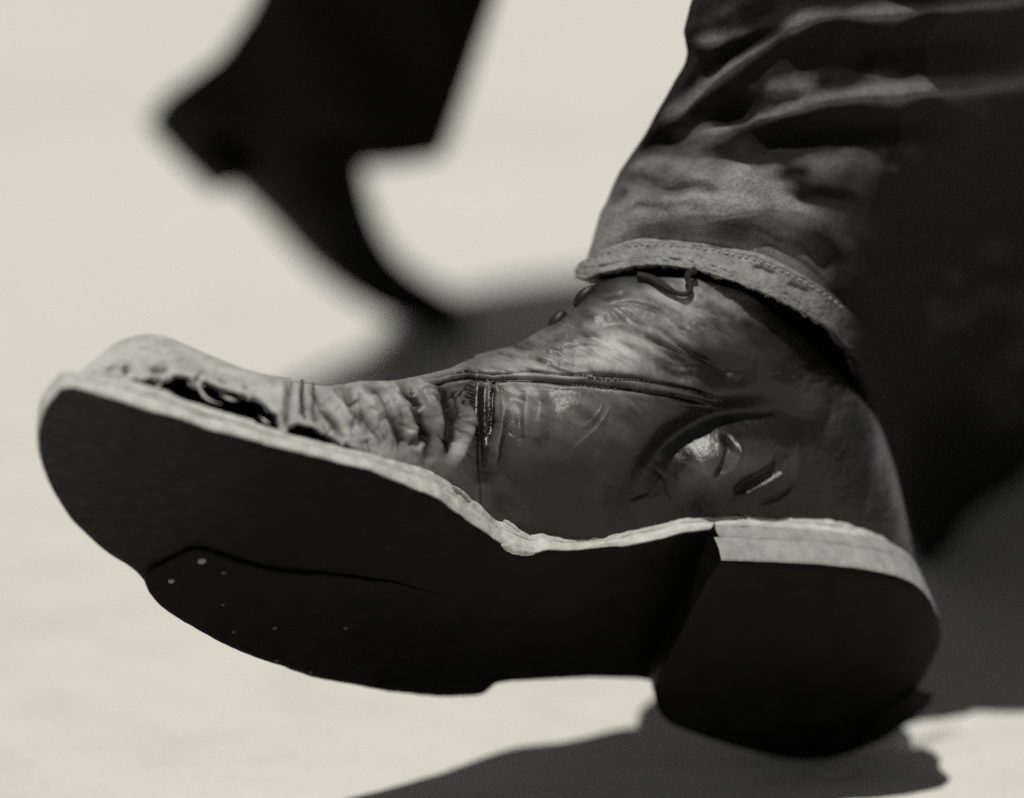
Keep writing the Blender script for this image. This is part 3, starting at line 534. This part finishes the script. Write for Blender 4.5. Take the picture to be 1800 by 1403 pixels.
# ------------------------------------------------------------------ jeans leg
JEANS = thing('person', tuple(unp([(1450, 800)], [1.13])[0] * [1, 1, 0]), 'person in faded jeans with a stitched frayed hem hanging over the worn boot', 'person')
CUR = [  # near curve from the left outline to the right end, px; edge depth, bulge
 ([(1022, 490), (1040, 497), (1056, 484), (1070, 479), (1109, 473), (1136, 465), (1172, 468), (1207, 473), (1259, 484), (1301, 505), (1330, 514), (1360, 528), (1396, 548), (1432, 566), (1466, 588), (1500, 650), (1530, 740), (1560, 850), (1598, 970), (1628, 1010), (1680, 1008), (1760, 990), (1880, 960)], 1.135, .075),
 ([(1027, 468), (1047, 446), (1074, 426), (1111, 412), (1154, 410), (1225, 416), (1289, 425), (1325, 434), (1351, 446), (1378, 459), (1405, 475), (1450, 505), (1510, 560), (1550, 660), (1590, 790), (1630, 880), (1670, 940), (1730, 955), (1800, 945), (1900, 915)], 1.135, .077),
 ([(1040, 425), (1075, 395), (1150, 375), (1250, 372), (1350, 388), (1450, 435), (1560, 520), (1700, 700), (1880, 960)], 1.135, .075),
 ([(1056, 370), (1100, 325), (1200, 302), (1300, 305), (1400, 340), (1500, 400), (1650, 540), (1910, 880)], 1.135, .072),
 ([(1085, 305), (1150, 250), (1250, 230), (1350, 232), (1500, 290), (1700, 430), (1950, 780)], 1.133, .07),
 ([(1130, 240), (1200, 190), (1300, 165), (1420, 170), (1600, 230), (1780, 350), (1990, 660)], 1.13, .07),
 ([(1170, 170), (1240, 120), (1340, 95), (1500, 105), (1700, 180), (1880, 320), (2030, 540)], 1.127, .07),
 ([(1207, 105), (1280, 60), (1400, 35), (1560, 40), (1760, 110), (1950, 240), (2070, 430)], 1.124, .07),
 ([(1200, 60), (1280, 20), (1420, -20), (1600, -15), (1800, 50), (2000, 180), (2120, 340)], 1.122, .072),
 ([(1215, 0), (1300, -50), (1450, -90), (1650, -90), (1860, -20), (2050, 110), (2180, 240)], 1.12, .074),
 ([(1262, -130), (1350, -190), (1500, -230), (1720, -220), (1930, -150), (2130, -20), (2260, 90)], 1.11, .078),
 ([(1330, -400), (1430, -470), (1600, -510), (1830, -490), (2060, -410), (2260, -270), (2390, -170)], 1.09, .082),
 ([(1450, -1000), (1560, -1080), (1750, -1130), (2000, -1100), (2250, -1000), (2450, -860), (2580, -760)], 1.07, .09)]
MU, MV = 520, 460
tu = np.linspace(0, 1, MU); lev = np.r_[0, np.linspace(.05, 1, len(CUR) - 1)]
lens = np.array([0, 45, 95, 160, 245, 330, 410, 480, 530, 590, 720, 990, 1600.]); lev = lens / lens[-1]
cc = np.stack([spline(c[0], MU, 14) for c in CUR]); dd = np.array([c[1] for c in CUR]); bb = np.array([c[2] for c in CUR])
tv = np.r_[np.linspace(0, lens[9], 400), np.linspace(lens[9], lens[-1], 61)[1:]] / lens[-1]
jp = np.stack([np.stack([np.interp(tv, lev, cc[:, u, k]) for u in range(MU)], 1) for k in range(2)], 2); jp = smooth1(jp, 8, 1)
TILT = .115; tilt = lambda u: TILT * u + 1.0 * np.clip(u - .45, 0, 1) ** 1.3
base_d = np.interp(tv, lev, dd) - .064; lft = .014 * np.exp(-(tu / .07) ** 2); bul = np.interp(tv, lev, bb)
lowb = np.clip(1 - (tv * lens[-1] - 60) / 230, 0, 1)[:, None]; lowb = lowb * lowb * (3 - 2 * lowb) * np.clip(np.minimum(tu / .12, (.47 - tu) / .2), 0, 1)[None]
lowf = (.3 + .7 * np.clip((tv * lens[-1] - 20) / 130, 0, 1))[:, None]
jd = base_d[:, None] - lft[None] + tilt(tu)[None] - .022 * lowb * lowf - bul[:, None] * np.sin(math.pi * np.clip(tu, 0, 1))[None] ** .62
JQ = jp.reshape(-1, 2)
def jeans_back(nb):
    t = np.linspace(0, 1, nb + 2)[1:-1]; chord = jp[:, -1:, :] + (jp[:, :1, :] - jp[:, -1:, :]) * t[None, :, None]; nearr = jp[:, ::-1][:, (t * (MU - 1)).astype(int)]
    return chord + (nearr - chord) * .35, base_d[:, None] + tilt(1 - t)[None] + bul[:, None] * .9 * np.sin(math.pi * t)[None] ** .7
bpx, bdp = jeans_back(60)
JF = unp(JQ, jd.ravel()).reshape(len(tv), MU, 3); JB = unp(bpx.reshape(-1, 2), bdp.ravel()).reshape(len(tv), -1, 3)
JN = normals(JF)
if (JN[100, MU // 2] @ (CAM - JF[100, MU // 2])) < 0: JN = -JN
JN = smooth1(JN, 4); JN = np.moveaxis(smooth1(np.moveaxis(JN, 1, 0), 4), 0, 1); JN /= np.linalg.norm(JN, axis=2, keepdims=True)
JD = np.zeros(len(JQ))
def K_(pts, w, a, kind='gauss', taper=.2, jit=0, seed=0):
    global JD; JD = JD + stroke(JQ, pts, w, a * .001, kind, taper, jit, seed)
K_([(1195, 78), (1300, 64), (1420, 28), (1560, 20), (1700, 6), (1820, -8)], 15, 6, 'gauss', .05); K_([(1440, 28), (1365, 66), (1295, 112), (1225, 165), (1150, 225)], 15, 7, 'gauss', .15)
K_([(1230, 248), (1300, 226), (1370, 200), (1450, 172), (1600, 156), (1820, 138)], 15, 7, 'gauss', .08); K_([(1340, 158), (1395, 148), (1440, 165)], 28, 5)
K_([(1250, 200), (1290, 195), (1330, 205)], 34, -9, taper=.3); K_([(1260, 95), (1340, 60), (1400, 45)], 24, -6); K_([(1215, 95), (1200, 60)], 20, -5)
K_([(1480, 90), (1600, 85), (1800, 70)], 40, -7); K_([(1290, 270), (1380, 240), (1480, 225), (1700, 215)], 30, -8); K_([(1260, 280), (1340, 320), (1400, 375), (1450, 410)], 28, 5)
K_([(1100, 318), (1125, 308), (1150, 318), (1220, 326), (1275, 337)], 9, -4.5, jit=8); K_([(1062, 362), (1078, 345), (1096, 333)], 10, -4); K_([(1150, 352), (1210, 348), (1290, 355), (1330, 372)], 14, 3, jit=6)
K_([(1090, 300), (1150, 285), (1220, 300)], 16, 3, jit=6, seed=2); K_([(1230, 412), (1290, 404), (1340, 396), (1430, 420), (1500, 490)], 20, -9, taper=.15); K_([(1150, 405), (1200, 404), (1240, 412)], 8, -2.5, jit=4)
K_([(1180, 250), (1220, 262), (1250, 258)], 10, -2, jit=6, seed=5); K_([(1330, 300), (1420, 290), (1460, 320)], 20, 3, jit=8, seed=6); K_([(1350, 350), (1430, 345), (1520, 360)], 14, -3, jit=8)
K_([(1240, 385), (1300, 375), (1350, 372)], 10, 2.2, jit=6); K_([(1560, 300), (1580, 290)], 10, 2)
JD *= .55
for k in range(34):
    r6 = random.Random(k + 90); x = r6.uniform(1060, 1400); y = r6.uniform(215, 400); l = r6.uniform(25, 80); an = r6.uniform(-.35, .7)
    K_([(x, y), (x + l * .5 * math.cos(an), y + l * .5 * math.sin(an) + r6.uniform(-4, 4)), (x + l * math.cos(an), y + l * math.sin(an))], r6.uniform(4, 9), r6.uniform(-2.4, 1.2), 'sharp', jit=6, seed=k)
JD += vnoise(JQ, .010, 41, 2) * .0022 + vnoise(JQ * [1, 1.7], .03, 43, 2) * .0005
JD *= np.repeat(np.clip(tu / .05, .0, 1)[None], len(tv), 0).ravel() * .85 + .15
JD = np.moveaxis(smooth1(np.moveaxis(smooth1(JD.reshape(len(tv), MU), 3), 1, 0), 3), 0, 1).ravel()
vrow = np.repeat(tv * lens[-1], MU); JD *= np.clip(vrow / 40 - .6, 0, 1)
JD -= .003 * np.clip(1 - np.abs(vrow - 62) / 30, 0, 1) * np.clip((JQ[:, 0] - 1180) / 120, 0, 1)
LIT_FADE = np.clip(1 - (vrow - 120) / 230, 0, 1) * np.clip((1270 + (JQ[:, 1] - 260) * 1.25 - JQ[:, 0]) / 110 + .5, 0, 1) * np.clip((1520 - JQ[:, 0]) / 120, 0, 1) * .9 + np.clip(JD * 1000 * .22, -.3, .5) + vnoise(JQ, .012, 61, 3) * .2  # fading on the ridges, plus lit and shaded areas put into the colour
LIT_FADE = np.concatenate([np.clip(LIT_FADE, 0, 1).reshape(len(tv), MU), np.zeros((len(tv), 60))], 1)
JV = JF + JN * JD.reshape(len(tv), MU)[:, :, None]
full = np.concatenate([JV, JB], 1); fc = grid_faces(len(tv), full.shape[1], True)
if True:
    nn = np.cross(full[100, MU // 2 + 1] - full[100, MU // 2], full[101, MU // 2] - full[100, MU // 2])
    if nn @ (CAM - full[100, MU // 2]) < 0: fc = fc[:, ::-1]
leg = link('jeans', full.reshape(-1, 3), fc, M_DENIM, JEANS, True, {'lit_fade': LIT_FADE.ravel()}); md = leg.modifiers.new('thickness', 'SOLIDIFY'); md.thickness = .0009; md.offset = -1
# hem: a doubled band, its own thickness, frayed lower edge
nh_ = 46; rows = np.linspace(0, 44 / lens[-1], nh_); HR = []
idx = np.clip(np.searchsorted(tv, rows), 0, len(tv) - 1)
hp_ = np.stack([np.interp(rows, tv, jp[:, u, 0]) for u in range(MU)], 1), np.stack([np.interp(rows, tv, jp[:, u, 1]) for u in range(MU)], 1)
hpx = np.stack(hp_, 2); hd = np.interp(rows, tv, base_d)[:, None] - lft[None] + tilt(tu)[None] - np.interp(rows, tv, bul)[:, None] * np.sin(math.pi * tu)[None] ** .62 - .022 * .34 * np.clip(np.minimum(tu / .12, (.47 - tu) / .2), 0, 1)[None] - .0035 * (1 - np.linspace(0, 1, nh_))[:, None]
fray = vnoise(np.stack([tu * 400, tu * 0], 1), .35, 3, 3) * 3.2; tt = np.linspace(0, 1, nh_)
hpx[:, :, 1] += fray[None] * np.exp(-tt * 14)[:, None]
HV = unp(hpx.reshape(-1, 2), hd.ravel()).reshape(nh_, MU, 3); prof = .0022 * np.clip(np.minimum(tt / .06, (1 - tt) / .05), 0, 1) ** .5
hq = hpx.reshape(-1, 2); hdis = (vnoise(hq, .05, 51, 3) * .0006 + vnoise(hq, .16, 52, 2) * .0003 + stroke(hq, [(1320, 465), (1350, 475), (1365, 482)], 8, -.0016) + stroke(hq, [(1380, 495), (1410, 508), (1425, 512)], 7, -.0016)).reshape(nh_, MU)
hdis -= .00035 * np.exp(-((tt[:, None] - .86) / .05) ** 2)
HV = HV + JN[idx] * (prof[:, None] + hdis)[:, :, None]
fc2 = grid_faces(nh_, MU); fc2 = fc2 if (nn @ (CAM - full[100, MU // 2]) > 0) else fc2[:, ::-1]
hem = link('hem', HV.reshape(-1, 3), fc2, M_HEM, leg, True, {'lit_fade': np.repeat(np.interp(hpx[0, :, 0], [1340, 1430, 1490], [1, .6, 0])[None], nh_, 0).ravel()}); md = hem.modifiers.new('thickness', 'SOLIDIFY'); md.thickness = .0022; md.offset = -1  # hem goes black towards the right: shade painted into the denim
J = Join(); row = int(nh_ * .86); us = np.linspace(.02, .42, 40)
for k in range(len(us) - 1):
    a, b = us[k] + .001 * rs.uniform(-1, 1), us[k] + (us[k + 1] - us[k]) * rs.uniform(.45, .65); ia = np.linspace(a, b, 5) * (MU - 1); i0 = ia.astype(int)
    c = HV[row, i0] + JN[idx[row], i0] * (.0002 + .0004 * np.sin(np.linspace(0, math.pi, 5)))[:, None]; J.add(*tube(c, .00028 * rs.uniform(.7, 1.1) * np.array([.5, 1, 1.1, 1, .5]), 6))
link('hem_stitching', J.verts(), J.f, M_THREAD, leg, True, kind='stuff')

# sock: dark tube filling the gap between boot shaft and hem
rim = np.nonzero((Tp[:, 0] > 1060) & (Tp[:, 0] < 1500) & (np.arange(NI) > NI * .5))[0]
dn = smooth1(dTop[rim], 6); sp = Tp[rim]; SV = []
for k in np.linspace(-.3, .45, 10): SV.append(unp(sp + np.array([40, -150]) * k + np.array([6, 4]), np.maximum(dn + .012, np.interp(sp[:, 0], hpx[0, :, 0], hd[0]) + .006)))
SV = np.array(SV); link('sock', SV.reshape(-1, 3), grid_faces(*SV.shape[:2]), M_BLACK, JEANS, True).modifiers.new('thickness', 'SOLIDIFY').thickness = .002
# the rest of the wearer, above the frame: it throws the broad shadow on the pavement behind the boot
BODY = [((.21, 1.06, .40), .085, .085), ((.18, 1.10, .55), .09, .09), ((.09, 1.24, .70), .16, .12), ((.05, 1.26, 0.825), .20, .13), ((.03, 1.30, 1.018), .215, .13), ((.03, 1.30, 1.164), .225, .135), ((.03, 1.29, 1.310), .23, .13), ((.03, 1.28, 1.397), .2, .11), ((.03, 1.28, 1.455), .09, .08), ((.03, 1.27, 1.504), .065, .07), ((.03, 1.26, 1.571), .08, .10), ((.03, 1.26, 1.649), .078, .10), ((.03, 1.26, 1.707), .03, .05)]
bc = spline([q[0] + q[1:] for q in BODY], 60, 2); ta = np.linspace(0, 2 * math.pi, 40, endpoint=False)
BV = np.stack([np.stack([r[0] + r[3] * np.cos(ta), r[1] + r[4] * np.sin(ta), np.full(40, r[2])], 1) for r in bc]); link('clothed_body', BV.reshape(-1, 3), grid_faces(60, 40, True).tolist() + [list(range(40))[::-1], [59 * 40 + q for q in range(40)]], M_TROUSER, JEANS, True)
# lace loop
lp = spline([(1120, 484), (1145, 489), (1165, 503), (1185, 514), (1200, 519), (1211, 516), (1216, 505), (1210, 494), (1206, 486), (1212, 479), (1224, 474)], 60, 2)
ld_ = np.array([on_boot(p)[0] for p in lp]); _, ld2 = proj(ld_); ld2 = smooth1(np.minimum(ld2, ld2.mean() + .004), 6) - .0028
v, f = tube(unp(lp, ld2), np.interp(np.linspace(0, 1, 60), [0, .3, .5, .8, 1], [.0011, .0012, .0007, .00085, .0011]), 10)
link('bootlace', v, f, M_LACE, BOOT, True)

# ------------------------------------------------------------------ second walker behind: shoe and trouser leg
def gdist(px): r = (ray([px]) @ M.T)[0]; return -CAM[2] / r[2]
DW = gdist((745, 572)) - .01
SHOE = thing('shoe', tuple(unp([(745, 572)], [DW])[0] * [1, 1, 0]), 'black shoe of a second walker, blurred, heel lifted and toe down on the pavement', 'shoe')
def loft(left, right, depth, flat, nu, n, wobble=0):
    a = spline(left, n, 4); b = spline(right, n, 4); dpt = np.linspace(0, 1, n); dv = np.interp(dpt, np.linspace(0, 1, len(depth)), depth)
    t = np.linspace(0, 2 * math.pi, nu, endpoint=False); V = []
    for k in range(n):
        mid = (a[k] + b[k]) / 2; half = (a[k] - b[k]) / 2; r = np.linalg.norm(half) * dv[k] / F * flat
        V.append(unp(mid[None] + half[None] * np.cos(t)[:, None], dv[k] - r * np.sin(t)))
    V = np.array(V); f = grid_faces(n, nu, True).tolist() + [list(range(nu))[::-1], [(n - 1) * nu + q for q in range(nu)]]
    return V.reshape(-1, 3), f
v, f = loft([(420, 60), (380, 190), (345, 270), (425, 316), (476, 388), (550, 478), (642, 544), (735, 586), (812, 592)], [(560, 60), (610, 150), (630, 225), (634, 270), (648, 350), (680, 430), (725, 478), (800, 512), (835, 556)], [DW - .25, DW - .2, DW], .75, 40, 70)
link('shoe_upper', v, f, M_SHOE2, SHOE, True)
v, f = loft([(400, 318), (470, 385), (545, 475), (640, 540), (735, 578), (785, 574)], [(425, 300), (480, 365), (556, 455), (648, 522), (738, 562), (797, 552)], [DW - .21, DW], 5.5, 24, 50); link('shoe_sole', v, f, M_SHOE2, SHOE, True)
v, f = loft([(255, 212), (290, 260), (335, 305), (372, 340)], [(340, 190), (385, 250), (420, 290), (446, 318)], [DW - .25, DW - .23], 1.3, 24, 24); link('shoe_heel', v, f, M_SHOE2, SHOE, True)
TR = thing('trouser_leg', tuple(unp([(600, 572)], [DW])[0] * [1, 1, 0]), 'dark flared trouser leg of a second walker, blurred behind the boot', 'trousers')
n = 90
La = np.r_[poly([(300, 262), (262, 212), (285, 172), (385, 100), (440, 20), (500, -120)], 50), poly([(520, -165), (680, -600), (1000, -1500), (1250, -2100)], 40)]; Ra = np.r_[poly([(772, 272), (786, 262), (806, 200), (826, 140), (868, 10), (915, -120)], 50), poly([(930, -160), (1150, -600), (1600, -1500), (1950, -2100)], 40)]; La = smooth1(La, 1); Ra = smooth1(Ra, 1)
t = np.linspace(0, 2 * math.pi, 64, endpoint=False); V = []; dv = np.linspace(DW - .25, DW - .5, n)
for k in range(n):
    mid = (La[k] + Ra[k]) / 2; half = (La[k] - Ra[k]) / 2; r = np.linalg.norm(half) * dv[k] / F * .55; fl = math.exp(-k / 4)
    px = mid[None] + half[None] * np.cos(t)[:, None]; px[:, 1] += -28 * np.sin(t) * fl - 10 * np.sin(t) * (1 - fl)
    V.append(unp(px, dv[k] - r * np.sin(t) + .004 * np.sin(5 * t + k * .2)))
V = np.array(V); o = link('trouser_fabric', V.reshape(-1, 3), grid_faces(n, 64, True), M_TROUSER, TR, True); o.modifiers.new('thickness', 'SOLIDIFY').thickness = .001
